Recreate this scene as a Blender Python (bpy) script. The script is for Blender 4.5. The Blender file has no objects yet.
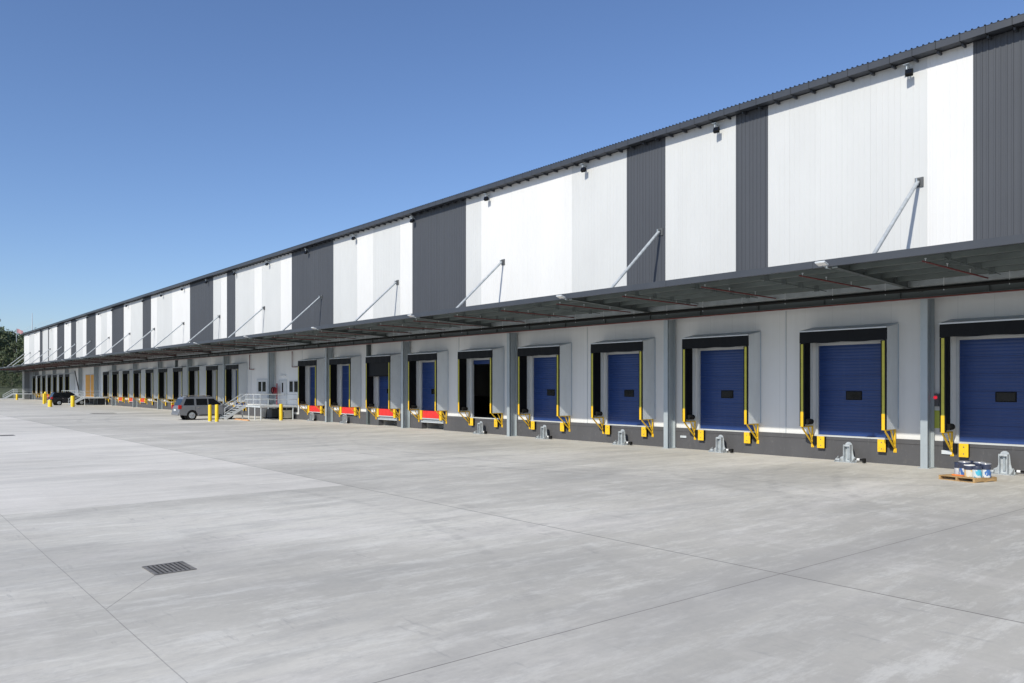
import bpy, math, random
from mathutils import Vector, Matrix
random.seed(7)
SC = bpy.context.scene
COL = SC.collection
R = math.radians

# ------------------------------------------------------------------ materials
def _nt(name):
    m = bpy.data.materials.new(name); m.use_nodes = True
    nt = m.node_tree
    return m, nt, nt.nodes['Principled BSDF']

def N(nt, t, **kw):
    n = nt.nodes.new(t)
    for k, v in kw.items():
        if k.startswith('i_'):
            key = k[2:]
            n.inputs[int(key) if key.isdigit() else key].default_value = v
        else:
            setattr(n, k, v)
    return n

def mth(nt, op, a, b=None, c=None, clamp=False):
    n = nt.nodes.new('ShaderNodeMath'); n.operation = op; n.use_clamp = clamp
    for i, v in enumerate((a, b, c)):
        if v is None: continue
        if isinstance(v, (int, float)): n.inputs[i].default_value = v
        else: nt.links.new(v, n.inputs[i])
    return n.outputs[0]

def mapped(nt, scale, kind='Object'):
    tc = N(nt, 'ShaderNodeNewGeometry') if kind == 'World' else N(nt, 'ShaderNodeTexCoord')
    mp = N(nt, 'ShaderNodeMapping')
    nt.links.new(tc.outputs['Position' if kind == 'World' else 'Object'], mp.inputs['Vector'])
    mp.inputs['Scale'].default_value = scale
    return mp.outputs[0]

def noise(nt, scale, detail=4, rough=.6, kind='World', s=1.0):
    n = N(nt, 'ShaderNodeTexNoise')
    n.inputs['Scale'].default_value = s; n.inputs['Detail'].default_value = detail; n.inputs['Roughness'].default_value = rough
    nt.links.new(mapped(nt, scale, kind), n.inputs['Vector'])
    return n.outputs['Fac']

def rng(nt, v, a, b, c, d):
    n = N(nt, 'ShaderNodeMapRange')
    nt.links.new(v, n.inputs[0])
    for i, x in enumerate((a, b, c, d)): n.inputs[i+1].default_value = x
    return n.outputs[0]

def mix(nt, fac, a, b, mode='MIX'):
    n = N(nt, 'ShaderNodeMix', data_type='RGBA', blend_type=mode)
    if isinstance(fac, (int, float)): n.inputs[0].default_value = fac
    else: nt.links.new(fac, n.inputs[0])
    for idx, v in ((6, a), (7, b)):
        if isinstance(v, (tuple, list)): n.inputs[idx].default_value = (*v[:3], 1)
        else: nt.links.new(v, n.inputs[idx])
    return n.outputs[2]

def hexmul(c, k): return tuple(min(1, x*k) for x in c)

def mat(name, col, rough=.55, metal=0.0, var=.12, scale=(1, 1, 1), bump=0.0, bscale=40, streak=0.0, emit=None, es=1.0, spec=None, kind='World'):
    m, nt, b = _nt(name)
    f = noise(nt, scale, 5, .6, kind)
    c = mix(nt, rng(nt, f, .3, .7, 0, 1), hexmul(col, 1-var), hexmul(col, 1+var))
    if streak:
        s = noise(nt, (2.3, 2.3, .12), 4, .6, kind)
        c = mix(nt, rng(nt, s, .45, .75, 0, streak), c, hexmul(col, .62))
    nt.links.new(c, b.inputs['Base Color'])
    nt.links.new(rng(nt, f, .2, .8, max(.05, rough-.07), min(1, rough+.07)), b.inputs['Roughness'])
    b.inputs['Metallic'].default_value = metal
    if spec is not None: b.inputs['Specular IOR Level'].default_value = spec
    if bump:
        bf = noise(nt, (bscale,)*3, 3, .6, kind)
        bn = N(nt, 'ShaderNodeBump'); bn.inputs['Strength'].default_value = bump; bn.inputs['Distance'].default_value = .01
        nt.links.new(bf, bn.inputs['Height']); nt.links.new(bn.outputs[0], b.inputs['Normal'])
    if emit:
        b.inputs['Emission Color'].default_value = (*emit, 1); b.inputs['Emission Strength'].default_value = es
    return m

def joint_lines(nt, axis, pitch, width, offset=0):
    """1 on a thin line every `pitch` metres along a world axis"""
    g = N(nt, 'ShaderNodeNewGeometry'); sp = N(nt, 'ShaderNodeSeparateXYZ')
    nt.links.new(g.outputs['Position'], sp.inputs[0])
    v = mth(nt, 'ADD', sp.outputs[axis], 1000*pitch+offset)
    v = mth(nt, 'MODULO', v, pitch)
    return mth(nt, 'LESS_THAN', v, width)

def panel_mat(name, col, rough=.5, var=.03, pitch=1.13, lw=.018, dark=.72, streak=.06, spec=.35):
    m, nt, b = _nt(name)
    f = noise(nt, (.5, .5, .22), 5, .6)
    c = mix(nt, rng(nt, f, .3, .7, 0, 1), hexmul(col, 1-var), hexmul(col, 1+var))
    s = noise(nt, (3.0, 3.0, .1), 4, .6)
    c = mix(nt, rng(nt, s, .45, .8, 0, streak), c, hexmul(col, .6))
    c = mix(nt, mth(nt, 'MULTIPLY', joint_lines(nt, 0, pitch, lw), 1-dark), c, (0, 0, 0))
    # each sheet a slightly different shade
    g = N(nt, 'ShaderNodeNewGeometry'); sp = N(nt, 'ShaderNodeSeparateXYZ'); nt.links.new(g.outputs['Position'], sp.inputs[0])
    wn = N(nt, 'ShaderNodeTexWhiteNoise', noise_dimensions='1D')
    nt.links.new(mth(nt, 'FLOOR', mth(nt, 'DIVIDE', mth(nt, 'ADD', sp.outputs[0], 1000*pitch), pitch)), wn.inputs['W'])
    c = mix(nt, 1.0, c, mix(nt, wn.outputs[0], (.985,)*3, (1, 1, 1)), 'MULTIPLY')
    nt.links.new(c, b.inputs['Base Color']); b.inputs['Roughness'].default_value = rough
    b.inputs['Specular IOR Level'].default_value = spec
    bf = noise(nt, (.9, .9, .35), 2, .5)
    bn = N(nt, 'ShaderNodeBump'); bn.inputs['Strength'].default_value = .25; bn.inputs['Distance'].default_value = .02
    nt.links.new(bf, bn.inputs['Height']); nt.links.new(bn.outputs[0], b.inputs['Normal'])
    return m

M = {}
M['white'] = panel_mat('white_cladding', (.70, .695, .685), dark=.95, streak=.04)
M['pale'] = panel_mat('pale_grey_cladding', (.585, .59, .585), dark=.93, streak=.05)
M['dark'] = panel_mat('charcoal_cladding', (.072, .077, .088), rough=.5, var=.05, dark=.8, streak=.15)
M['lower'] = panel_mat('grey_wall_panel', (.72, .715, .70), pitch=1.2, lw=.016, dark=.88, streak=.12)
M['trim'] = mat('charcoal_trim', (.048, .053, .063), .45, var=.08)
M['roof'] = mat('roof_sheet', (.055, .060, .072), .45, var=.08)
M['plinth'] = mat('dark_plinth', (.080, .079, .084), .8, var=.10, scale=(.6, .6, .8), bump=.2, streak=.25)
M['galv'] = mat('galvanised_steel', (.46, .50, .52), .45, .55, var=.14, scale=(3, 3, 3))
M['column'] = mat('painted_column_steel', (.40, .44, .46), .5, .3, var=.10, scale=(1, 1, .5), streak=.2)
M['rgalv'] = mat('weathered_galvanised', (.46, .49, .51), .55, .35, var=.2, scale=(5, 5, 5))
M['lgalv'] = mat('pale_galvanised', (.62, .65, .67), .5, .25, var=.08, scale=(3, 3, 3))
M['soffit'] = mat('canopy_underside', (.135, .158, .153), .5, .1, var=.2, scale=(.8, .5, 1))
M['beam'] = mat('canopy_beam_paint', (.10, .115, .115), .55, .1, var=.12)
M['girder'] = mat('girder_paint', (.10, .118, .118), .55, .1, var=.12)
M['shelter'] = mat('grey_shelter_sheet', (.66, .69, .71), .6, var=.07, scale=(1.2, 1.2, .5), streak=.15)
M['shtop'] = mat('shelter_top_sheet', (.40, .47, .55), .45, .2, var=.1)
M['black'] = mat('black_vinyl', (.006, .0065, .008), .55, var=.3, scale=(4, 4, 1), bump=.3, bscale=12, spec=.2)
M['rubber'] = mat('black_rubber', (.010, .010, .010), .8, spec=.2, var=.3, scale=(6, 6, 6), bump=.3)
M['yellow'] = mat('yellow_paint', (.82, .50, .012), .45, var=.1, scale=(3, 3, 3), streak=.2)
M['stripe'] = mat('yellow_reflective_strip', (.50, .46, .06), .5, var=.08, scale=(3, 3, 3))
M['red'] = mat('red_leveller_paint', (.70, .03, .025), .45, var=.1, scale=(2, 2, 2), streak=.15)
M['pipe'] = mat('red_pipe_paint', (.15, .028, .025), .5, var=.12)
M['reel'] = mat('fire_red_paint', (.28, .02, .03), .4, var=.1)
M['frame'] = mat('door_frame_paint', (.52, .54, .55), .5, var=.06)
M['sill'] = mat('pale_sill', (.52, .53, .52), .6, var=.08, streak=.2)
M['lampred'] = mat('red_signal_lens', (.8, .02, .05), .3, emit=(1, .03, .06), es=.5)
M['glass'] = mat('dark_window_glass', (.006, .007, .009), .12, var=.1, spec=.3)
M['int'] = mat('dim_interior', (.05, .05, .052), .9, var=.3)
M['orange'] = mat('orange_door_paint', (.72, .33, .03), .5, var=.08, streak=.15)
M['doorw'] = mat('off_white_door', (.58, .585, .58), .5, var=.05)
M['bollard'] = mat('yellow_bollard_sleeve', (.85, .58, .015), .45, var=.12, scale=(4, 4, 2), streak=.3)
M['pallet'] = mat('raw_pallet_timber', (.40, .255, .115), .8, var=.3, scale=(9, 2, 9), bump=.4, bscale=25)
M['grate'] = mat('dark_iron', (.20, .19, .18), .7, .2, var=.3, scale=(6, 6, 6))
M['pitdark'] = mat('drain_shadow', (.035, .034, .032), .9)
M['carpaint'] = mat('silver_grey_car_paint', (.215, .225, .245), .32, .35, var=.03, spec=.6)
M['carblack'] = mat('black_car_paint', (.012, .013, .018), .25, .1, var=.1, spec=.6)
M['carglass'] = mat('tinted_car_glass', (.008, .009, .012), .06)
M['chrome'] = mat('bright_trim', (.6, .6, .62), .25, .9)
M['tail'] = mat('red_tail_lamp', (.45, .012, .015), .2)
M['lampglass'] = mat('white_lamp_glass', (.75, .75, .75), .2)
M['beige'] = mat('beige_cabinet', (.58, .55, .46), .6, var=.08)
M['darkbay'] = mat('dark_bay_panel', (.16, .17, .18), .6, var=.1)
M['dgrey'] = mat('dark_cabinet', (.10, .105, .11), .6, var=.15)
M['timber'] = mat('orange_timber', (.55, .30, .14), .8, var=.2)
M['cream'] = mat('sign_yellow_green', (.45, .50, .08), .5)
M['concin'] = mat('pit_concrete', (.36, .35, .33), .9, var=.12, bump=.2)
M['asphalt'] = mat('far_asphalt', (.10, .10, .10), .9)

def worn(m, amount=.45, col=(.05, .045, .04)):
    nt = m.node_tree; b = nt.nodes['Principled BSDF']; src = b.inputs['Base Color'].links[0].from_socket
    f = noise(nt, (11, 11, 4), 6, .75)
    nt.links.new(mix(nt, rng(nt, f, .57, .66, 0, amount), src, col), b.inputs['Base Color'])
for k in ('yellow', 'bollard', 'red', 'stripe'): worn(M[k])
worn(M['shelter'], .10); worn(M['column'], .12); worn(M['plinth'], .3, (.16, .155, .15))

def door_mat():
    m, nt, b = _nt('blue_sectional_door')
    f = noise(nt, (.8, .8, 1.5), 4)
    c = mix(nt, rng(nt, f, .3, .7, 0, 1), (.011, .036, .145), (.015, .046, .175))
    c = mix(nt, mth(nt, 'MULTIPLY', joint_lines(nt, 2, .1225, .018), .08), c, (0, 0, 0))
    s = noise(nt, (6, 6, .3), 4)
    c = mix(nt, rng(nt, s, .5, .8, 0, .12), c, (.10, .13, .2))
    nt.links.new(c, b.inputs['Base Color']); b.inputs['Roughness'].default_value = .42
    g = N(nt, 'ShaderNodeNewGeometry'); sp = N(nt, 'ShaderNodeSeparateXYZ'); nt.links.new(g.outputs['Position'], sp.inputs[0])
    w = mth(nt, 'SINE', mth(nt, 'MULTIPLY', sp.outputs[2], 2*math.pi/.1225))
    bn = N(nt, 'ShaderNodeBump'); bn.inputs['Strength'].default_value = .5; bn.inputs['Distance'].default_value = .006
    nt.links.new(w, bn.inputs['Height']); nt.links.new(bn.outputs[0], b.inputs['Normal'])
    return m
M['blue'] = door_mat()

def ground_mat():
    m, nt, b = _nt('yard_concrete')
    g = N(nt, 'ShaderNodeNewGeometry'); sp = N(nt, 'ShaderNodeSeparateXYZ'); nt.links.new(g.outputs['Position'], sp.inputs[0])
    X, Y = sp.outputs[0], sp.outputs[1]
    # warp so that nothing is perfectly regular
    n1 = noise(nt, (.045, .045, .045), 6, .62)         # big clouds
    n2 = noise(nt, (.10, .028, .1), 6, .65)            # long finishing streaks along Y
    n3 = noise(nt, (.55, .09, .5), 6, .7)              # trowel and tyre streaks
    n4 = noise(nt, (.09, .5, .5), 5, .7)               # streaks along X
    n5 = noise(nt, (9, 9, 9), 4, .7)                   # grain
    n6 = noise(nt, (.33, .33, .33), 6, .7)
    n8 = noise(nt, (.22, .05, .2), 8, .72)
    n9 = noise(nt, (1.6, .35, 1), 7, .75)
    c = mix(nt, rng(nt, n1, .36, .64, 0, 1), (.545, .515, .455), (.69, .66, .59))
    c = mix(nt, rng(nt, n2, .50, .60, 0, .55), c, (.42, .40, .36))
    c = mix(nt, rng(nt, n2, .37, .47, .60, 0), c, (.76, .73, .65))
    c = mix(nt, rng(nt, n8, .50, .58, 0, .48), c, (.45, .43, .385))
    c = mix(nt, rng(nt, n8, .38, .48, .50, 0), c, (.74, .70, .65))
    c = mix(nt, rng(nt, n3, .52, .64, 0, .48), c, (.45, .435, .40))
    c = mix(nt, rng(nt, n4, .54, .68, 0, .25), c, (.74, .70, .65))
    c = mix(nt, rng(nt, n6, .53, .64, 0, .30), c, (.42, .40, .365))
    c = mix(nt, rng(nt, n9, .50, .62, 0, .28), c, (.42, .405, .375))
    n10 = noise(nt, (2.2, .5, 2), 8, .8); n11 = noise(nt, (.9, 5.0, 2), 6, .7); n12 = noise(nt, (4, 1.6, 4), 6, .8)
    c = mix(nt, rng(nt, n10, .50, .60, 0, .32), c, (.82, .80, .74))
    c = mix(nt, rng(nt, n12, .51, .62, 0, .32), c, (.42, .405, .375))
    c = mix(nt, mth(nt, 'MULTIPLY', rng(nt, n11, .58, .66, 0, .45), rng(nt, n6, .48, .58, 0, 1)), c, (.32, .31, .295))
    n7 = noise(nt, (.16, .075, .1), 3, .5)
    c = mix(nt, rng(nt, n7, .56, .64, 0, .30), c, (.31, .30, .28))
    # slabs of different pours
    def cell(v, off, pitch): return mth(nt, 'FLOOR', mth(nt, 'DIVIDE', mth(nt, 'SUBTRACT', v, off), pitch))
    cx = cell(X, -7.1, 14.7); cy = cell(Y, 2.57, 8.83)
    cmb = N(nt, 'ShaderNodeCombineXYZ'); nt.links.new(cx, cmb.inputs[0]); nt.links.new(cy, cmb.inputs[1])
    wn = N(nt, 'ShaderNodeTexWhiteNoise', noise_dimensions='2D'); nt.links.new(cmb.outputs[0], wn.inputs['Vector'])
    c = mix(nt, 1.0, c, mix(nt, wn.outputs[0], (.92, .92, .92), (1.03, 1.03, 1.03)), 'MULTIPLY')
    # older pour left of X=-21.8 is paler between Y 2.6 and 11.4 ; the apron by the docks is paler too
    a = mth(nt, 'LESS_THAN', X, -21.8); a2 = mth(nt, 'LESS_THAN', Y, 11.4)
    c = mix(nt, mth(nt, 'MULTIPLY', mth(nt, 'MULTIPLY', a, a2), rng(nt, n8, .38, .6, .65, .26)), c, (.80, .76, .70))
    ap = rng(nt, mth(nt, 'ADD', Y, mth(nt, 'MULTIPLY', n6, 1.5)), 28.5, 29.7, 0, .30)
    c = mix(nt, ap, c, (.68, .66, .63))
    # tyre arcs in front of the docks
    for cx_, cy_, R0, wd, k in ((-30, 46, 27.0, .16, .30), (-30, 46, 28.9, .16, .28), (-8, 38, 17.5, .14, .26), (-8, 38, 19.3, .14, .26), (-46, 40, 20.5, .18, .3), (-46, 40, 22.4, .18, .3), (4, 34, 20.0, .15, .28), (4, 34, 21.9, .15, .26), (-70, 52, 36.0, .2, .3), (-70, 52, 38.1, .2, .3), (-18, -9, 19.2, .13, .20), (-18, -9, 21.1, .13, .20)):
        vm = N(nt, 'ShaderNodeVectorMath', operation='DISTANCE'); nt.links.new(g.outputs['Position'], vm.inputs[0]); vm.inputs[1].default_value = (cx_, cy_, 0)
        w = rng(nt, mth(nt, 'ABSOLUTE', mth(nt, 'SUBTRACT', mth(nt, 'ADD', vm.outputs['Value'], mth(nt, 'MULTIPLY', n6, .5)), R0)), wd*.5, wd*1.3, 1, 0)
        c = mix(nt, mth(nt, 'MULTIPLY', mth(nt, 'MULTIPLY', w, rng(nt, n9, .42, .58, 0, k)), rng(nt, n1, .42, .58, .15, 1)), c, (.22, .21, .20))
    # grain
    c = mix(nt, 1.0, c, mix(nt, n5, (.90, .90, .90), (1.09, 1.09, 1.09)), 'MULTIPLY')
    jx = mth(nt, 'MULTIPLY', rng(nt, mth(nt, 'ABSOLUTE', mth(nt, 'ADD', X, 7.0)), 0, 1.1, .55, 0), rng(nt, n8, .40, .56, .1, 1))
    c = mix(nt, jx, c, (.36, .345, .325))
    # saw-cut joints (drawn as wobbling hairlines)
    wob = mth(nt, 'MULTIPLY', mth(nt, 'SUBTRACT', noise(nt, (.8, .8, .8), 3), .5), .02)
    def line(v, at, w): return rng(nt, mth(nt, 'ABSOLUTE', mth(nt, 'SUBTRACT', mth(nt, 'ADD', v, wob), at)), w*.4, w, 1, 0)
    tot = None
    for v, at, w, k in ((Y, 2.57, .009, .55), (Y, 11.4, .024, .85), (X, -7.1, .014, .80), (Y, 20.2, .02, .25), (X, -21.8, .03, .22),
                        (X, -36.5, .03, .3), (X, -51.2, .03, .3), (X, -65.9, .03, .3), (X, 7.6, .015, .6), (Y, -6.3, .015, .6)):
        l = mth(nt, 'MULTIPLY', line(v, at, w), k)
        tot = l if tot is None else mth(nt, 'MAXIMUM', tot, l)
    # diagonal cut from the joint to the drain corner (-11.74,2.58) -> (-13.33,3.63)
    d = mth(nt, 'ADD', mth(nt, 'MULTIPLY', mth(nt, 'ADD', X, 11.74), .5511), mth(nt, 'MULTIPLY', mth(nt, 'SUBTRACT', Y, 2.58), .8345))
    seg = mth(nt, 'MULTIPLY', mth(nt, 'GREATER_THAN', X, -13.34), mth(nt, 'LESS_THAN', X, -11.74))
    l = mth(nt, 'MULTIPLY', mth(nt, 'MULTIPLY', rng(nt, mth(nt, 'ABSOLUTE', d), .004, .011, 1, 0), seg), .65)
    tot = mth(nt, 'MAXIMUM', tot, l)
    c = mix(nt, mth(nt, 'MULTIPLY', tot, rng(nt, n6, .3, .6, .75, 1)), c, (.15, .14, .13))
    # beyond the yard the ground turns to dry grass and earth
    far = rng(nt, mth(nt, 'ADD', X, mth(nt, 'MULTIPLY', n6, 6)), -226, -224, 1, 0)
    far = mth(nt, 'MAXIMUM', far, rng(nt, mth(nt, 'ADD', Y, mth(nt, 'MULTIPLY', n6, 6)), -60, -62, 0, 1))
    c = mix(nt, far, c, mix(nt, n6, (.05, .07, .02), (.12, .11, .05)))
    nt.links.new(c, b.inputs['Base Color'])
    nt.links.new(rng(nt, n2, .3, .7, .62, .85), b.inputs['Roughness']); b.inputs['Specular IOR Level'].default_value = .3
    bn = N(nt, 'ShaderNodeBump'); bn.inputs['Strength'].default_value = .25; bn.inputs['Distance'].default_value = .006
    nt.links.new(n5, bn.inputs['Height']); nt.links.new(bn.outputs[0], b.inputs['Normal'])
    return m
M['ground'] = ground_mat()

def leaf_mat():
    m, nt, b = _nt('eucalypt_leaves')
    g = N(nt, 'ShaderNodeNewGeometry'); oi = N(nt, 'ShaderNodeObjectInfo')
    c = mix(nt, g.outputs['Random Per Island'], (.038, .062, .026), (.13, .165, .075))
    c = mix(nt, oi.outputs['Random'], c, mix(nt, .5, c, (.11, .12, .05)))
    nt.links.new(c, b.inputs['Base Color']); b.inputs['Roughness'].default_value = .6
    return m
M['leaf'] = leaf_mat()
M['bark'] = mat('grey_bark', (.20, .17, .14), .9, var=.3, scale=(3, 3, .6))
M['hill'] = mat('scrubby_hillside', (.06, .072, .03), .95, var=.5, scale=(.12, .12, .12))

# ------------------------------------------------------------------ mesh builder
class MB:
    def __init__(s): s.v = []; s.f = []; s.mi = []; s.sm = []; s.mats = []
    def m(s, mt):
        if mt not in s.mats: s.mats.append(mt)
        return s.mats.index(mt)
    def add(s, vs, fs, mt, smooth=False):
        o = len(s.v); s.v += [tuple(v) for v in vs]; i = s.m(mt)
        for f in fs: s.f.append([o+k for k in f]); s.mi.append(i); s.sm.append(smooth)
    def box(s, x0, x1, y0, y1, z0, z1, mt, bev=0.0):
        if x0 > x1: x0, x1 = x1, x0
        if y0 > y1: y0, y1 = y1, y0
        if z0 > z1: z0, z1 = z1, z0
        if not bev:
            vs = [(x, y, z) for z in (z0, z1) for x, y in ((x0, y0), (x1, y0), (x1, y1), (x0, y1))]
            s.add(vs, [(0, 3, 2, 1), (4, 5, 6, 7), (0, 1, 5, 4), (1, 2, 6, 5), (2, 3, 7, 6), (3, 0, 4, 7)], mt)
        else:  # chamfered box: octagon rings
            b = bev; vs = []
            for z, k in ((z0, b), (z0+b, 0), (z1-b, 0), (z1, b)):
                for x, y in ((x0+b, y0+k), (x1-b, y0+k), (x1-k, y0+b), (x1-k, y1-b), (x1-b, y1-k), (x0+b, y1-k), (x0+k, y1-b), (x0+k, y0+b)):
                    vs.append((x, y, z))
            fs = [tuple(range(7, -1, -1)), tuple(range(24, 32))]
            for r in range(3):
                for i in range(8):
                    j = (i+1) % 8; fs.append((r*8+i, r*8+j, r*8+8+j, r*8+8+i))
            s.add(vs, fs, mt)
    def bar(s, a, b, w, h, mt, up=(0, 0, 1)):
        a, b = Vector(a), Vector(b); d = (b-a).normalized(); up = Vector(up)
        if abs(d.dot(up)) > .98: up = Vector((0, 1, 0))
        sx = d.cross(up).normalized(); uz = sx.cross(d).normalized(); vs = []
        for p in (a, b):
            for i, j in ((-1, -1), (1, -1), (1, 1), (-1, 1)): vs.append(p+sx*i*w/2+uz*j*h/2)
        s.add(vs, [(0, 3, 2, 1), (4, 5, 6, 7), (0, 1, 5, 4), (1, 2, 6, 5), (2, 3, 7, 6), (3, 0, 4, 7)], mt)
    def tube(s, pts, r, mt, n=8, r2=None, caps=True):
        pts = [Vector(p) for p in pts]; rings = []; vs = []; m_ = len(pts)
        for k, p in enumerate(pts):
            d = (pts[min(k+1, m_-1)]-pts[max(k-1, 0)]).normalized()
            up = Vector((0, 0, 1)) if abs(d.z) < .95 else Vector((0, 1, 0))
            sx = d.cross(up).normalized(); uz = sx.cross(d).normalized()
            rr = r if r2 is None else r+(r2-r)*k/(m_-1)
            for i in range(n):
                a = 2*math.pi*i/n; vs.append(p+sx*math.cos(a)*rr+uz*math.sin(a)*rr)
        fs = []
        for k in range(m_-1):
            for i in range(n):
                j = (i+1) % n; fs.append((k*n+i, k*n+j, k*n+n+j, k*n+n+i))
        s.add(vs, fs, mt, True)
        if caps: s.add(vs[:n][::-1], [tuple(range(n))], mt); s.add(vs[-n:], [tuple(range(n))], mt)
    def lathe(s, prof, mt, n=20, cx=0, cy=0):
        vs = []; fs = []
        for r, z in prof:
            for i in range(n):
                a = 2*math.pi*i/n; vs.append((cx+r*math.cos(a), cy+r*math.sin(a), z))
        for k in range(len(prof)-1):
            for i in range(n):
                j = (i+1) % n; fs.append((k*n+i, k*n+j, k*n+n+j, k*n+n+i))
        s.add(vs, fs, mt, True)
        s.add(vs[:n][::-1], [tuple(range(n))], mt); s.add(vs[-n:], [tuple(range(n))], mt)
    def prism_x(s, prof, x0, x1, mt, smooth=False):
        """closed (y,z) outline extruded along x"""
        n = len(prof); vs = [(x0, y, z) for y, z in prof]+[(x1, y, z) for y, z in prof]
        fs = [tuple(range(n)), tuple(range(2*n-1, n-1, -1))]
        for i in range(n):
            j = (i+1) % n; fs.append((i, n+i, n+j, j))
        s.add(vs, fs, mt, smooth)
    def strip(s, prof, z0, z1, mt):
        """open (x,y) outline raised from z0 to z1, a folded sheet"""
        n = len(prof); vs = [(x, y, z0) for x, y in prof]+[(x, y, z1) for x, y in prof]
        s.add(vs, [(i, i+1, n+i+1, n+i) for i in range(n-1)], mt)
    def mesh(s, name):
        me = bpy.data.meshes.new(name); me.from_pydata(s.v, [], s.f)
        for mt in s.mats: me.materials.append(mt)
        me.polygons.foreach_set('material_index', s.mi); me.polygons.foreach_set('use_smooth', s.sm)
        me.update(); return me
    def build(s, name, parent=None, loc=(0, 0, 0), **kw):
        return put(name, s.mesh(name), parent, loc, **kw)

def put(name, me, parent=None, loc=(0, 0, 0), rz=0, label=None, cat=None, group=None, kind=None):
    o = bpy.data.objects.new(name, me); COL.objects.link(o); o.location = loc; o.rotation_euler = (0, 0, rz)
    if parent is not None: o.parent = parent
    if label: o['label'] = label
    if cat: o['category'] = cat
    if group: o['group'] = group
    if kind: o['kind'] = kind
    return o
def thing(name, loc, label, cat, group=None, rz=0): return put(name, None, None, loc, rz, label, cat, group)
def copy_thing(o, loc, rz=None, label=None):
    def rec(src, par):
        c = src.copy(); COL.objects.link(c)
        if par is not None: c.parent = par
        for ch in [x for x in bpy.data.objects if x.parent == src]: rec(ch, c)
        return c
    c = rec(o, None); c.location = loc
    if rz is not None: c.rotation_euler[2] = rz
    if label: c['label'] = label
    return c

# ------------------------------------------------------------------ key dimensions (metres; X along the dock wall, +Y into the building)
UW, LW = 29.65, 30.70        # upper cladding plane, recessed dock wall plane
XE, XR = -213.6, 14.0        # far end and near (out of frame) end of the building
BD = 95.0                    # back of the building
ZT = 14.82                   # top of the cladding
CE = 23.65                   # outer edge of the canopy
SILL = .98
bays = [-12.88-12*k for k in range(-2, 17)]
docks = [(-15.9-6*k) for k in range(0, 9)] + [-81.7-6*k for k in range(10)] + [-165.2-5.95*k for k in range(7)]
docks = [-10.45, -4.0, 2.0, 8.0] + docks

WH = thing('warehouse', (-100, LW, 0), 'long white and charcoal striped warehouse with blue dock doors under a grey canopy', 'warehouse')
def L(x=0, y=0, z=0): return (x+100, y-LW, z)     # world -> child of the warehouse
def wpart(mb, name, label=None): return mb.build(name, WH, L(), label=label)

# ------------------------------------------------------------------ upper cladding
edges = [(-213.6, 'W'), (-206.5, 'L'), (-200.0, 'W'), (-192.97, 'D'), (-189.8, 'L'), (-183.6, 'D'), (-182.6, 'L'), (-178, 'W'), (-174.1, 'D'), (-167.27, 'W'), (-161.15, 'D'),
         (-156.9, 'L'), (-151.5, 'W'), (-148.73, 'D'), (-141.9, 'W'), (-138.2, 'L'), (-134.5, 'W'), (-131.3, 'D'), (-124.4, 'W'), (-120.5, 'L'), (-114.5, 'D'), (-110.57, 'W'), (-107.8, 'L'),
         (-101.5, 'W'), (-94.72, 'D'), (-86.94, 'L'), (-84.6, 'W'), (-82.8, 'D'), (-80.42, 'L'), (-75.4, 'W'), (-73.5, 'L'), (-69.2, 'W'), (-66.79, 'D'), (-58.81, 'L'),
         (-54.88, 'W'), (-52.37, 'L'), (-48.58, 'W'), (-46.96, 'D'), (-40.68, 'L'), (-39.1, 'W'), (-31.02, 'L'), (-27.08, 'D'), (-24.62, 'L'), (-20.69, 'D'),
         (-19.1, 'L'), (-12.63, 'W'), (-11.11, 'D'), (-5.2, 'W'), (2.5, 'L'), (6.5, 'D'), (10.0, 'W'), (XR, None)]
def clad(x0, x1, kind):
    mb = MB(); prof = []; x = x0; i = 0
    if kind == 'D': pitch, rw, h = .19, .045, .022
    else: pitch, rw, h = .226, .028, .010
    prof.append((x0, UW))
    while x+pitch < x1-1e-4:
        c = x+pitch*.5
        if kind == 'D' and i % 4 == 3: c += .03
        prof += [(c-rw/2-h*.6, UW), (c-rw/2, UW-h), (c+rw/2, UW-h), (c+rw/2+h*.6, UW)]
        x += pitch; i += 1
    prof.append((x1, UW))
    mb.strip(prof, 6.6, ZT, M[{'W': 'white', 'L': 'pale', 'D': 'dark'}[kind]])
    # edge cover strips give every colour change a real joint
    mb.box(x1-.02, x1+.02, UW-.012, UW+.02, 6.6, ZT, M[{'W': 'white', 'L': 'pale', 'D': 'dark'}[kind]])
    return mb
for (a, k), (b, _) in zip(edges[:-1], edges[1:]):
    wpart(clad(a, b, k), 'cladding_panel', {'W': 'bright white cladding panel', 'L': 'pale grey cladding panel', 'D': 'charcoal ribbed cladding panel'}[k])

# shell: end walls, back wall, inner lining, floor
mb = MB()
mb.box(XE, XE+.25, UW+.03, BD, 6.6, ZT, M['white']); mb.box(XE, XE+.25, UW+.03, BD, 0, 6.59, M['darkbay']); mb.box(XR-.25, XR, UW+.03, BD, 0, ZT, M['pale'])
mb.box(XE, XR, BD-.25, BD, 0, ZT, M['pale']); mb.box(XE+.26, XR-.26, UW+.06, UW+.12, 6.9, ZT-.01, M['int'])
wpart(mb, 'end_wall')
mb = MB(); mb.box(XE+.26, XR-.26, LW+.35, BD-.26, .80, .97, M['int']); wpart(mb, 'warehouse_floor')
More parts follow.
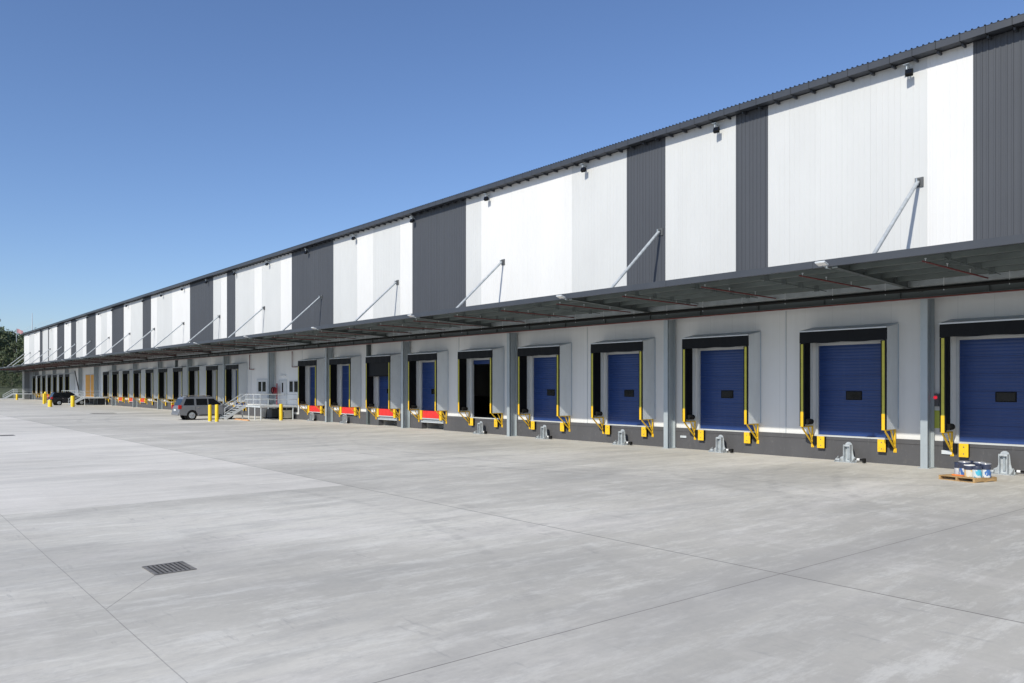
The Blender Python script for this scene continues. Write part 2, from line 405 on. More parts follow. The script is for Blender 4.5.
# roof sheet with ribs that show along the eave
mb = MB(); prof = []; x = XE-.1
while x < XR:
    prof += [(x, 0), (x+.13, 0), (x+.145, .06), (x+.185, .06), (x+.20, 0)]; x += .20
n = len(prof)
y0, z0, y1, z1 = 29.12, 15.035, 62.0, 15.72
mb.add([(p, y0, z0+q) for p, q in prof]+[(p, y1, z1+q) for p, q in prof], [(i, i+1, n+i+1, n+i) for i in range(n-1)], M['roof'])
mb.add([(XE-.1, y1, z1), (XR+.1, y1, z1), (XR+.1, BD+.3, z0), (XE-.1, BD+.3, z0)], [(0, 1, 2, 3)], M['roof'])
mb.box(XE-.1, XR+.1, UW+.2, UW+.3, ZT, 14.98, M['trim'])
wpart(mb, 'roof')
# eave gutter in short lengths with straps and brackets
mb = MB(); g = M['trim']; x = XE-.12; seg = .80
while x < XR:
    mb.prism_x([(29.13, 14.80), (29.13, 15.055), (29.17, 15.055), (29.17, 14.84), (29.42, 14.84), (29.42, 14.80)], x+.009, x+seg-.009, g)
    mb.box(x-.010, x+.010, 29.135, 29.44, 14.79, 15.05, M['rubber'])
    mb.box(x-.03, x+.03, 29.33, UW-.03, 14.70, 14.79, g)
    x += seg
mb.box(XE-.1, XR, 29.44, UW-.03, 14.835, 14.86, g)
wpart(mb, 'eave_gutter')
# safety rail on the far end of the roof
mb = MB()
for z in (15.9, 16.3): mb.tube([(XE+.5, 29.6, z-.1), (-178, 29.6, z-.1)], .012, M['lgalv'], 5)
x = XE+.5
while x <= -178: mb.tube([(x, 29.6, 15.03), (x, 29.6, 16.2)], .012, M['lgalv'], 5); x += 4.74
wpart(mb, 'roof_rail')
# flood lights on arms under the eave
def eave_light():
    a = MB(); a.box(-.11, .11, -.38, -.16, .20, .225, M['galv'], .008); a.bar((0, 0, .12), (0, -.3, .22), .05, .05, M['galv'])
    a.tube([(0, -.28, .2), (0, -.28, -.10)], .028, M['galv'], 6)
    b = MB(); b.box(-.13, .13, -.32, -.16, -.34, -.10, M['rubber'], .02); b.box(-.03, .03, -.18, .02, -.10, -.05, M['dgrey'])
    b.box(-.10, .10, -.327, -.321, -.31, -.13, M['glass'])
    return a.mesh('bracket_arm'), b.mesh('lamp_head')
ea, eb = eave_light()
for k in range(-2, 24):
    x = -13.2-8.35*k
    if x < XE+2 or x > XR: continue
    o = put('flood_light', ea, WH, L(x, UW-.03, 14.42)); q = put('lamp_head', eb, o); q.rotation_euler = (R(-24), 0, R(18))

# ------------------------------------------------------------------ recessed dock wall with real openings
op = []        # (x0, x1, z0, z1)
for c in docks: op.append((c-1.53, c+1.53, SILL, 4.69))
op.append((-67.18, -66.55, 0, 0))
mb = MB(); xs = sorted(op, key=lambda t: t[0]); x = XE+.26; T0, T1, ZW = LW, LW+.15, 6.9
for a, b, z0_, z1_ in xs:
    if z1_ == 0: continue
    mb.box(x, a, T0, T1, .985, ZW, M['lower']); mb.box(a, b, T0, T1, z1_, ZW, M['lower']); x = b
mb.box(x, XR-.26, T0, T1, .985, ZW, M['lower'])
wpart(mb, 'dock_wall')
# vertical cover joints on the lower wall
mb = MB()
for k, x in enumerate(bays): mb.box(x+5.96, x+6.02, LW-.018, LW-.002, .99, 6.2, M['frame'])
wpart(mb, 'panel_joint')
mb = MB()
pits = [-45.9, -51.9]
x = XE
for c in sorted(pits):
    a, b = c-1.35, c+1.35
    mb.box(x, a, LW-.09, LW+.34, 0, .80, M['plinth']); mb.box(x, a, LW-.085, LW+.34, .812, SILL, M['plinth'])
    mb.box(a, b, LW-.085, LW+.34, .72, SILL, M['plinth'])
    x = b
mb.box(x, XR, LW-.09, LW+.34, 0, .80, M['plinth']); mb.box(x, XR, LW-.085, LW+.34, .812, SILL, M['plinth'])
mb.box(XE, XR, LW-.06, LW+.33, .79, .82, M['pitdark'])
wpart(mb, 'plinth', 'dark grey plinth along the foot of the wall')
for c in pits:
    a, b = c-1.35, c+1.35
    mb = MB(); mb.box(a, b, LW+1.3, LW+1.4, 0, .72, M['concin']); mb.box(a-.1, a, LW+.35, LW+1.4, 0, .72, M['concin']); mb.box(b, b+.1, LW+.35, LW+1.4, 0, .72, M['concin'])
    mb.box(a, b, LW+.35, LW+1.3, .66, .72, M['concin']); mb.box(a-.02, b+.02, LW-.14, LW-.092, .50, .70, M['column']); mb.box(a-.02, b+.02, LW-.15, LW-.092, .46, .50, M['lgalv'])
    wpart(mb, 'lift_pit')
# columns
def ibeam_col(mb, h, mt):
    mb.box(-.125, .125, 0, .022, 0, h, mt); mb.box(-.125, .125, .558, .58, 0, h, mt); mb.box(-.009, .009, .022, .558, 0, h, mt)
    mb.box(-.2, .2, -.05, .62, 0, .02, mt)
    for y in (.1, .25, .4): pass
    mb.tube([(.04, .2, .02), (.04, .2, h)], .035, M['galv'], 6)
mb = MB(); ibeam_col(mb, 6.2, M['column']); cm = mb.mesh('column')
for x in bays:
    c = put('column', cm, WH, L(x, 30.0, 0))
mb = MB(); mb.tube([(0, 0, .1), (0, 0, 6.2)], .10, M['girder'], 10); mb.box(-.5, .14, .15, .22, 0, 6.2, M['girder'])
for z in (1.6, 3.4, 5.2): mb.box(-.14, .14, -.02, .2, z, z+.05, M['galv'])
dm = mb.mesh('downpipe')
for x in (-54.75, -102.9): put('downpipe', dm, WH, L(x+.1, LW-.25, 0), label='charcoal downpipe and joint cover on the dock wall')

# ------------------------------------------------------------------ canopy
XC0, XC1 = XE-16.0, XR
mb = MB()
mb.add([(XC0, CE+.05, 6.93), (XC1, CE+.05, 6.93), (XC1, LW-.3, 6.72), (XC0, LW-.3, 6.72)], [(0, 1, 2, 3)], M['soffit'])
mb.add([(XC0, CE+.05, 6.97), (XC1, CE+.05, 6.97), (XC1, UW-.03, 6.78), (XC0, UW-.03, 6.78)], [(0, 1, 2, 3)], M['trim'])
can = wpart(mb, 'canopy', 'dark grey cantilever canopy over the docks')
mb = MB(); x = XC0
while x < XC1:
    mb.box(x+.004, min(x+6.0, XC1)-.004, CE, CE+.045, 6.77, 7.0, M['trim']); mb.box(x, min(x+6.0, XC1), CE+.045, CE+.12, 6.77, 6.785, M['trim']); x += 6
mb.build('fascia', can)
mb = MB()
for y in (24.6, 25.7, 26.8, 27.9):
    z = 6.92-(y-CE)*.03
    mb.box(XC0, XC1, y-.012, y+.012, z-.16, z-.005, M['soffit']); mb.box(XC0, XC1, y-.012, y+.07, z-.168, z-.16, M['soffit'])
mb.build('purlin', can)
mb = MB()
for y in (24.6, 25.7, 26.8, 27.9):
    z = 6.92-(y-CE)*.03
    mb.box(-.09, .09, y-.03, y+.03, z-.23, z-.03, M['girder'])
mb.tube([(0, 24.2, 6.72), (0, 28.6, 6.62)], .016, M['girder'], 4)
cl = mb.mesh('purlin_brace')
for b in bays+[-216.9]:
    for off in (3.0, 6.0, 9.0): put('purlin_brace', cl, can, (b+off, 0, 0))
mb = MB(); mb.box(XC0, XC1, 28.72, 28.95, 6.50, 6.70, M['galv']); mb.build('box_gutter', can, label='pale galvanised inner gutter')
mb = MB(); mb.tube([(XC0, 28.55, 6.36), (XC1, 28.55, 6.36)], .062, M['rubber'], 8)
x = XC0
while x < XC1: mb.box(x-.01, x+.01, 28.54, 28.56, 6.26, 6.7, M['lgalv']); x += 2.0
mb.build('service_pipe', can, label='black service pipe under the canopy')
mb = MB(); mb.box(XC0, XC1, 29.75, 29.78, 6.22, 6.72, M['girder']); mb.box(XC0, XC1, 29.65, 29.9, 6.205, 6.225, M['girder']); mb.box(XC0, XC1, 29.65, 29.9, 6.70, 6.72, M['girder'])
x = XC0
while x < XC1: mb.box(x-.006, x+.006, 29.67, 29.75, 6.225, 6.70, M['girder']); x += 3.0
mb.box(XE+.3, XC1, LW-.35, LW-.02, 6.55, 6.70, M['girder'])
mb.build('edge_girder', can)
mb = MB(); mb.tube([(XE+1, 29.58, 6.165), (XC1, 29.58, 6.165)], .028, M['pipe'], 6)
mb.build('sprinkler_main', can, label='long red sprinkler main')
sm = MB(); sm.tube([(0, -4.3, .05), (0, .6, -.03)], .025, M['pipe'], 6)
for y in (-4.1, -2.6, -.9): sm.tube([(0, y, .02), (0, y, .14)], .012, M['lgalv'], 5); sm.lathe([(.03, .13), (.035, .15), (.01, .16)], M['lgalv'], 8, 0, y)
sme = sm.mesh('sprinkler_pipe')
x = 9.3
while x > XE: put('sprinkler_pipe', sme, can, (x, 28.2, 6.58)); x -= 3.92
# tapered cantilever beams
def tbeam():
    mb = MB(); m_ = M['column']
    yo, yi = CE+.06, 29.72; zt0, zt1 = 6.90, 6.72; zb0, zb1 = 6.72, 6.42
    mb.prism_x([(yo, zb0), (yo, zt0), (yi, zt1), (yi, zb1)], -.008, .008, M['beam'])
    mb.prism_x([(yo, zb0-.014), (yo, zb0), (yi, zb1), (yi, zb1-.014)], -.09, .09, M['beam'])
    mb.box(-.09, .09, yo-.012, yo, zb0-.01, zt0, M['beam'])
    for y in (25.5, 27.6):
        mb.box(-.085, .085, y-.006, y+.006, 6.72-(y-yo)*.049+.01, 6.72, M['beam'])
    return mb.mesh('cantilever_beam')
tm = tbeam()
for x in bays+[XE-.8]: put('cantilever_beam', tm, can, (x, 0, 0))
# tie struts above the canopy
def strut():
    a = MB(); a.tube([(0, -.10, 0), (0, -3.72, -3.28)], .066, M['rgalv'], 10)
    a.box(-.02, .02, -.22, .02, -.12, .10, M['galv'])
    b = MB(); b.box(-.15, .15, 0, .03, -.17, .17, M['dgrey']); b.box(-.05, .05, -.16, 0, -.09, .09, M['dgrey'])
    c = MB(); c.box(-.02, .02, -3.9, -3.6, -3.5, -3.18, M['galv']); c.box(-.16, .16, -3.9, -3.6, -3.52, -3.49, M['galv'])
    return a.mesh('tie_strut'), b.mesh('wall_bracket'), c.mesh('base_bracket')
s1, s2, s3 = strut()
for x in bays+[XE+.6]:
    if x > XR: continue
    y = UW-.05
    o = put('tie_strut', s1, can, (x, y, 10.36)); put('wall_bracket', s2, o); put('base_bracket', s3, o)
# end frame that carries the outermost struts beyond the corner
mb = MB(); mb.box(XE-.35, XE-.05, UW-.3, UW+.02, 0, 6.5, M['doorw']); mb.box(XE-.5, XE+.1, UW-.4, UW+.12, 0, .03, M['doorw'])
wpart(mb, 'end_post', 'white post under the canopy at the far corner')
# canopy edge floodlights
a = MB(); a.box(-.03, .03, 0, .3, -.06, 0, M['galv']); a.tube([(0, 0, -.03), (0, -.22, .02)], .02, M['galv'], 6)
b = MB(); b.box(-.17, .17, -.42, -.16, -.05, .0, M['lgalv'], .012); b.box(-.15, .15, -.40, -.18, -.06, -.051, M['lampglass'])
a, b = a.mesh('flood_light'), b.mesh('lamp_head')
for x in bays:
    if x > XR-1: continue
    o = put('flood_light', a, can, (x-.25, CE-.01, 6.78)); q = put('lamp_head', b, o); q.rotation_euler = (R(-18), 0, 0)

# ------------------------------------------------------------------ docks
def dock_meshes():
    d = {}
    mb = MB(); n = 6; hh = (4.66-SILL)/n
    for i in range(n):
        z = SILL+i*hh; mb.box(-1.50, 1.50, .05, .09, z+.002, z+hh-.002, M['blue'], .003)
    d['door'] = mb.mesh('dock_door')
    mb = MB(); mb.box(-.335, .335, .034, .052, 2.44, 2.80, M['rubber'], .01); mb.box(-.29, .29, .026, .036, 2.48, 2.76, M['glass']); d['win'] = mb.mesh('door_window')
    mb = MB(); fr = M['frame']
    mb.box(-1.60, -1.50, -.03, .12, SILL, 4.76, fr); mb.box(1.50, 1.60, -.03, .12, SILL, 4.76, fr); mb.box(-1.50, 1.50, -.03, .12, 4.66, 4.76, fr)
    mb.box(-1.62, 1.62, -.105, .10, .935, .995, M['sill']); d['frame'] = mb.mesh('door_frame')
    F = -.95
    mb = MB(); g = M['shelter']
    mb.box(-1.775, -1.745, F+.04, -.003, 1.36, 5.20, g); mb.box(1.745, 1.775, F+.04, -.003, 1.36, 5.20, g)
    for s in (-1, 1):
        x0, x1 = (s*1.775, s*1.745)
        mb.add([(x0, F+.04, 5.2), (x0, -.003, 5.2), (x0, -.003, 5.39)], [(0, 1, 2)], g)
        mb.box(s*1.775, s*1.80, -.03, -.004, 1.36, 5.38, M['shtop'])
    mb.add([(-1.79, F-.02, 5.215), (1.79, F-.02, 5.215), (1.79, -.004, 5.405), (-1.79, -.004, 5.405), (-1.79, F-.02, 5.235), (1.79, F-.02, 5.235), (1.79, -.004, 5.425), (-1.79, -.004, 5.425)],
           [(0, 1, 2, 3), (4, 7, 6, 5), (0, 4, 5, 1), (1, 5, 6, 2), (2, 6, 7, 3), (3, 7, 4, 0)], M['shtop'])
    mb.box(-1.785, 1.785, F-.03, F+.01, 5.19, 5.235, M['lgalv'])
    d['shelter'] = mb.mesh('dock_shelter')
    mb = MB(); nseg = 12     # head curtain with a slight sag and ripple
    vs = []; 
    for i in range(nseg+1):
        x = -1.775+3.55*i/nseg; r_ = .012*math.sin(i*2.1)
        vs += [(x, F-.02+r_*.5, 5.19), (x, F-.03+r_, 4.73+.012*math.sin(i*1.3)), (x, F+.06, 4.73+.012*math.sin(i*1.3)), (x, F+.06, 5.19)]
    fs = []
    for i in range(nseg):
        for k in range(4): fs.append((i*4+k, i*4+(k+1) % 4, i*4+4+(k+1) % 4, i*4+4+k))
    fs += [(3, 2, 1, 0), (nseg*4, nseg*4+1, nseg*4+2, nseg*4+3)]
    mb.add(vs, fs, M['black']); d['head'] = mb.mesh('head_curtain')
    for s, nm in ((-1, 'l'), (1, 'r')):
        mb = MB(); xo, xi = s*1.775, s*1.56
        mb.box(xo, xi, F-.015, F+.03, 1.36, 4.72, M['black']); 
        mb.box(s*1.745, s*1.66, F+.03, F+.60, 1.45, 5.0, M['black'])
        mb.tube([(s*1.60, F+.18, 1.54), (s*1.60, F+.58, 1.54)], .115, M['rubber'], 12)
        d['pad'+nm] = mb.mesh('side_curtain')
        mb = MB(); mb.box(s*1.715, s*1.615, F-.028, F-.016, 1.37, 4.70, M['stripe']); mb.box(s*1.725, s*1.605, F-.034, F-.028, 1.34, 1.95, M['yellow']); d['str'+nm] = mb.mesh('yellow_strip')  # wider, brighter yellow on the lower length paints in the sunlit part
        mb = MB(); x = s*1.70; y_ = M['yellow']
        mb.bar((x, F+.02, 1.335), (x, -.10, 1.335), .05, .05, y_); mb.bar((x, -.11, 1.36), (x, -.11, .50), .055, .055, y_, (0, 1, 0)); mb.bar((x, F+.05, 1.30), (x, -.12, .62), .05, .05, y_)
        mb.bar((x, -.45, 1.33), (x, -.15, .80), .04, .04, y_); mb.box(x-.06, x+.06, -.11, -.092, .46, .62, y_)
        d['brk'+nm] = mb.mesh('support_bracket')
        mb = MB(); x = s*1.25
        mb.box(s*1.11, s*1.40, -.24, -.092, .47, .93, M['rubber'], .01); mb.box(s*1.52, s*1.66, -.17, -.092, .58, .93, M['rubber'])
        d['bmp'+nm] = mb.mesh('dock_bumper')
        mb = MB(); mb.box(s*1.095, s*1.415, -.262, -.241, .46, .945, M['yellow'], .006)
        for z in (.58, .82): mb.box(s*1.25-.02, s*1.25+.02, -.268, -.262, z-.02, z+.02, M['dgrey'])
        d['pl'+nm] = mb.mesh('bumper_plate')
    # red safety barrier of a lowered leveller
    mb = MB(); mb.box(-1.0, 1.0, -.25, -.16, .78, 1.28, M['red'], .01); mb.box(-1.05, 1.05, -.27, -.15, .72, .775, M['lgalv'])
    for x in (-1.2, 1.2): mb.box(x-.13, x+.13, -.27, -.15, .66, 1.30, M['yellow'], .01)
    for x in (-.5, .5): mb.box(x-.02, x+.02, -.255, -.25, .8, 1.26, M['red'])
    d['lev'] = mb.mesh('leveller_barrier')
    # half lowered black curtain with a bottom bar
    mb = MB(); mb.box(-1.56, 1.56, F+.10, F+.14, 3.75, 4.75, M['black']); mb.tube([(-1.56, F+.12, 3.75), (1.56, F+.12, 3.75)], .045, M['rubber'], 8); d['cur'] = mb.mesh('roll_curtain')
    return d
D = dock_meshes()
random.seed(3)
dark_open = {-39.9}
red = {-45.9, -51.9, -57.9, -63.9, -117.7, -123.7, -129.7, -165.2, -177.1, -189.0, -195}
for i, c in enumerate(docks):
    def isin(s): return any(abs(c-q) < .5 for q in s)
    is_open = isin(dark_open) or (c < -80 and (i % 3 != 1))
    if not is_open:
        o = put('dock_door', D['door'], WH, L(c, LW, 0), label='closed blue sectional dock door'); put('door_window', D['win'], o)
    else:   # rolled up: only the lowest section shows under the lintel
        mbx = MB() if 'rolled' not in D else None
        if mbx is not None:
            mbx.box(-1.44, 1.44, .05, .09, 4.40, 4.655, M['blue']); mbx.box(-1.44, 1.44, .12, 2.6, 4.70, 4.76, M['blue']); D['rolled'] = mbx.mesh('dock_door')
        put('dock_door', D['rolled'], WH, L(c, LW, 0), label='rolled up dock door over a dark opening')
    put('door_frame', D['frame'], WH, L(c, LW, 0))
    s = put('dock_shelter', D['shelter'], WH, L(c, LW, 0))
    put('head_curtain', D['head'], s)
    for q in 'lr':
        put('side_curtain', D['pad'+q], s); put('yellow_strip', D['str'+q], s); put('support_bracket', D['brk'+q], s)
    if abs(c+51.9) < .5: put('roll_curtain', D['cur'], s, label='half lowered black roll curtain')
    if isin(red): put('leveller_barrier', D['lev'], WH, L(c, LW, 0), label='red barrier with yellow ends below the dock door')
    else:
        for q in 'lr':
            o = put('dock_bumper', D['bmp'+q], WH, L(c, LW, 0)); put('bumper_plate', D['pl'+q], o)
# dock control box with a red lamp, sign below
mb = MB(); mb.box(-12.80, -12.62, LW-.12, LW-.003, 2.25, 2.72, M['dgrey'], .01); mb.lathe([(.06, 0), (.06, .05), (.03, .07)], M['lampred'], 12)
mb.v = [v if i < 32 else (v[0]-12.71, LW-.12-v[2], v[1]+2.58) for i, v in enumerate(mb.v)]
wpart(mb, 'signal_light', 'small red dock signal light')
mb = MB(); mb.box(-12.82, -12.62, LW-.02, LW-.003, 1.45, 2.10, M['cream']); wpart(mb, 'notice_sign', 'narrow yellow green notice')
mb = MB(); mb.box(-12.50, -12.15, LW-.14, LW-.092, .52, .66, M['lgalv']); mb.box(-24.45, -24.1, LW-.14, LW-.092, .52, .62, M['lgalv']); wpart(mb, 'junction_box')
# things dimly seen inside the open door
mb = MB(); mb.box(-43, -37, 38.0, 38.1, 2.5, 2.6, M['yellow']); mb.box(-42.9, -42.8, 38, 38.1, .98, 5, M['yellow']); mb.box(-40.4, -40.3, 37.9, 38, .98, 2.2, M['lgalv'])
wpart(mb, 'guard_rail', 'yellow guard rail inside the open dock')

# ------------------------------------------------------------------ personnel area: doors, windows, pipes
def wbox(name, lab, *boxes):
    mb = MB()
    for b in boxes: mb.box(*b)
    return wpart(mb, name, lab)
Yw = LW
fr = wbox('personnel_door', 'white twin personnel door with two glass panes', (-77.3, -74.5, Yw-.05, Yw-.003, 1.25, 3.72, M['frame']), (-77.1, -75.98, Yw-.065, Yw-.051, 1.28, 3.60, M['doorw']), (-75.95, -74.7, Yw-.065, Yw-.051, 1.28, 3.60, M['doorw']))
mb = MB(); mb.box(-76.85, -76.12, Yw-.075, Yw-.066, 2.46, 3.42, M['glass']); mb.box(-75.83, -75.0, Yw-.075, Yw-.066, 2.46, 3.42, M['glass']); mb.build('door_pane', fr)
fr = wbox('personnel_door', 'white single personnel door with a narrow pane', (-71.95, -70.15, Yw-.05, Yw-.003, 1.25, 3.60, M['frame']), (-71.8, -70.3, Yw-.065, Yw-.051, 1.28, 3.50, M['doorw']))
mb = MB(); mb.box(-71.18, -70.9, Yw-.075, Yw-.066, 2.4, 3.3, M['glass']); mb.build('door_pane', fr)
mb = MB(); mb.tube([(-70.5, Yw-.12, 2.1), (-70.5, Yw-.12, 2.35)], .02, M['chrome'], 6); mb.build('door_handle', fr)
fr = wbox('window', 'white framed two pane window beside the personnel door', (-69.65, -67.62, Yw-.05, Yw-.003, 2.36, 3.52, M['doorw']))
mb = MB(); mb.box(-69.53, -68.80, Yw-.06, Yw-.051, 2.46, 3.42, M['glass']); mb.box(-68.50, -67.76, Yw-.06, Yw-.051, 2.46, 3.42, M['glass']); mb.build('window_pane', fr)
wbox('wall_light', 'white strip light above the personnel door', (-71.75, -70.35, Yw-.12, Yw-.003, 3.93, 4.02, M['lampglass']))
wbox('white_edge_trim', None, (-67.55, -67.35, Yw-.13, Yw-.092, .45, 1.3, M['doorw']), (-68.6, -67.55, Yw-.13, Yw-.092, .45, .62, M['doorw']))
for xx, zz in ((-79.0, 4.68), (-68.8, 4.73)):
    mb = MB(); mb.tube([(xx, Yw-.12, 6.16), (xx, Yw-.12, zz), (xx+1.1, Yw-.12, zz)], .045, M['pipe'], 6); wpart(mb, 'drop_pipe', 'red drop pipe on the wall')
# orange doors far away
fr = wbox('orange_door', 'tall orange double door far along the wall', (-154.4, -146.9, Yw-.05, Yw-.003, 1.0, 5.05, M['frame']))
for a, b in ((-154.2, -150.9), (-150.2, -147.1)):
    mb = MB(); mb.box(a, b, Yw-.09, Yw-.051, 1.05, 4.9, M['orange'])
    for z in (2.0, 3.0, 4.0): mb.box(a, b, Yw-.10, Yw-.09, z, z+.05, M['orange'])
    mb.build('door_leaf', fr)
wbox('grey_wall_panel', 'darker grey panel beside the orange door', (-146.5, -143.2, Yw-.04, Yw-.003, 1.0, 6.2, M['frame']))
wbox('grey_wall_panel', 'dark grey wall bay at the far corner', (-213.2, -201.2, Yw-.04, Yw-.003, 1.0, 6.4, M['darkbay']))
wbox('navy_sign', 'small navy sign near the far corner', (-206.5, -204.0, Yw-.07, Yw-.041, 2.2, 3.9, M['blue']))

# leaning pole near the orange doors
mb = MB(); mb.tube([(0, 0, 0), (0, -1.0, 5.6)], .09, M['trim'], 8); mb.box(-.25, .25, -.2, .25, 0, .05, M['trim'])
mb.build('leaning_pole', None, (-151.3, 29.4, 0), label='dark steel pole leaning outwards up to the canopy in front of the orange doors', cat='pole')

# ------------------------------------------------------------------ access stairs with platform (things)
def stairs(x0, x1, px0, px1, ztop, label, yf=25.2, yp=27.15):
    """flight between x0..x1 climbing from yf to yp; platform px0..px1 from yp to the wall"""
    w = thing('access_stairs', (x0, yf, 0), label, 'stairs', 'steel access stairs to the raised doors')
    ox, oy = x0, yf
    g = M['lgalv']; n = 7; dy = (yp-yf)/n; dz = ztop/n
    mb = MB()
    for i in range(n): mb.box(0.05, x1-x0-.05, i*dy, (i+1)*dy+.03, (i+1)*dz-.04, (i+1)*dz, g)
    mb.build('tread', w)
    mb = MB()
    for x in (0, x1-x0): mb.bar((x, 0, .05), (x, yp-yf, ztop-.03), .05, .24, g)
    mb.build('stringer', w)
    mb = MB(); mb.box(px0-ox, px1-ox, yp-oy, LW-.10-oy, ztop-.14, ztop, g); mb.build('platform', w)
    mb = MB(); xs_ = [px0+(px1-px0)*t for t in (.02, .36, .68, .985)]
    for x in xs_:
        for y in (yp+.1, LW-.5): mb.tube([(x-ox, y-oy, 0), (x-ox, y-oy, ztop-.1)], .05, g, 6)
    mb.build('post', w)
    mb = MB(); r = .026
    for x in (0, x1-x0):
        for hgt in (1.0, .55): mb.tube([(x, 0, hgt), (x, yp-yf, ztop+hgt)], r, g, 6)
        mb.tube([(x, .05, 0), (x, .05, 1.05)], r, g, 6); mb.tube([(x, yp-yf, ztop), (x, yp-yf, ztop+1.0)], r, g, 6)
    ends = [px0, px1]
    for hgt in (1.0, .55):
        if px0 < x0-.2: mb.tube([(px0-ox, yp-oy, ztop+hgt), (0, yp-oy, ztop+hgt)], r, g, 6)
        if px1 > x1+.2: mb.tube([(x1-ox, yp-oy, ztop+hgt), (px1-ox, yp-oy, ztop+hgt)], r, g, 6)
        for e in ends: mb.tube([(e-ox, yp-oy, ztop+hgt), (e-ox, LW-.12-oy, ztop+hgt)], r, g, 6)
    k = int(abs(px1-px0)/1.7)+1
    for i in range(k+1):
        x = px0+(px1-px0)*i/k
        if x0+.1 < x < x1-.1: continue
        mb.tube([(x-ox, yp-oy, ztop), (x-ox, yp-oy, ztop+1.0)], r, g, 6)
    mb.build('handrail', w)
    return w
stairs(-72.2, -71.0, -72.2, -67.7, 1.25, 'galvanised stairs and railed platform beside the silver grey car')
stairs(-139.2, -137.8, -155.5, -137.6, 1.2, 'galvanised stairs and railed platform below the orange doors')
stairs(-211.6, -210.2, -211.6, -205.0, 1.3, 'galvanised stairs at the far corner of the warehouse in front of the trees')

# fire hose reel, cabinets under the platform
t = thing('hose_reel', (-72.0, 30.2, 1.25), 'red fire hose reel on a stand between the two personnel doors', 'hose reel')
mb = MB(); mb.tube([(0, -.12, 1.35), (0, .12, 1.35)], .33, M['reel'], 18); mb.tube([(0, -.16, 1.35), (0, .16, 1.35)], .12, M['reel'], 12); mb.build('drum', t)
mb = MB()
for i in range(24):
    a, b = i*math.pi/12, (i+1)*math.pi/12
    mb.tube([(.27*math.cos(a), -.15, 1.35+.27*math.sin(a)), (.27*math.cos(b), -.15, 1.35+.27*math.sin(b))], .035, M['rubber'], 5)
mb.build('hose', t)
mb = MB(); mb.tube([(.45, .1, 0), (.45, .1, 2.0)], .06, M['reel'], 8); mb.box(.0, .45, .05, .15, 1.3, 1.4, M['reel']); mb.build('stand', t)
def cabinet(loc, w, d, h, mt, label, name='equipment_cabinet'):
    t = thing(name, loc, label, 'cabinet')
    mb = MB(); mb.box(0, w, 0, d, .08, h, mt, .02); mb.box(.05, w-.05, .05, d-.05, 0, .08, M['rubber']); mb.build('casing', t)
    mb = MB()
    for i in range(8): mb.box(.1, w-.1, -.012, 0, .2+i*(h-.35)/8, .24+i*(h-.35)/8, M['dgrey'])
    mb.build('louvre', t)
    return t
cabinet((-69.5, 29.6, 0), 1.3, .7, .82, M['beige'], 'beige louvred cabinet under the right end of the platform')
cabinet((-72.2, 29.6, 0), 1.1, .7, .85, M['dgrey'], 'dark louvred cabinet under the platform, right of the stair foot')
cabinet((-73.6, 29.6, 0), 1.15, .7, .80, M['dgrey'], 'dark louvred cabinet under the platform, nearest the stair')
mb = MB(); mb.box(0, 3.4, 0, .12, 0, .06, M['timber']); mb.box(.5, 3.0, .2, .3, 0, .05, M['timber']); mb.box(.2, 3.2, .05, .15, .06, .11, M['timber'])
mb.build('timber_offcuts', None, (-70.6, 25.9, 0), label='orange brown timber lengths lying on the concrete before the platform', cat='timber')

# ------------------------------------------------------------------ vehicle restraints in front of the docks
def restraint():
    t = thing('vehicle_restraint', (0, 0, 0), 'x', 'wheel guide', 'galvanised vehicle restraints below the dock doors')
    g = M['rgalv']
    mb = MB()
    for x in (-.17, .13):
        pr = [(-.02, .02), (-.02, .62)]
        pts = [(x, 0)]
        # rounded upright plate
        out = [(-.10, .02), (.12, .02), (.12, .55)]
    # front plate outline in XZ, extruded along Y
    out = [(-.42, .0), (-.42, .10), (-.38, .17), (-.26, .23), (-.20, .36), (-.17, .66), (-.13, .76), (-.05, .81), (.05, .81), (.13, .76), (.17, .66), (.20, .36), (.24, .22), (.34, .16), (.36, .1), (.36, 0)]
    n = len(out); vs = [(x, 0, z) for x, z in out]+[(x, .025, z) for x, z in out]
    mb.add(vs, [tuple(range(n-1, -1, -1)), tuple(range(n, 2*n))]+[(i, (i+1) % n, n+(i+1) % n, n+i) for i in range(n)], g)
    mb.build('back_plate', t)
    mb = MB()
    for x in (-.14, .14): mb.box(x-.012, x+.012, -.2, 0, .02, .70, g)
    mb.tube([(-.17, -.11, .66), (.15, -.11, .66)], .05, g, 10); mb.box(-.04, .04, -.06, 0, .12, .62, M['galv'])
    mb.build('cheek_plate', t)
    mb = MB(); mb.box(-.5, .42, -.36, .05, 0, .02, g); mb.prism_x([(-.4, .025), (-.05, .025), (-.05, .22)], -.47, -.44, g); mb.prism_x([(-.4, .025), (-.05, .025), (-.05, .22)], .30, .33, g)
    mb.tube([(-.48, -.2, .08), (-.3, -.2, .08)], .06, g, 10)
    mb.build('base_plate', t)
    mb = MB(); mb.tube([(.4, -.15, .14), (.75, -.15, .14)], .035, M['rubber'], 8); mb.box(.72, .82, -.22, -.08, .03, .2, M['rubber']); mb.tube([(.46, -.15, .14), (.58, -.15, .14)], .05, M['lampglass'], 8)
    mb.build('release_arm', t)
    return t
rs = restraint(); rs.scale = (.9, .9, .97)
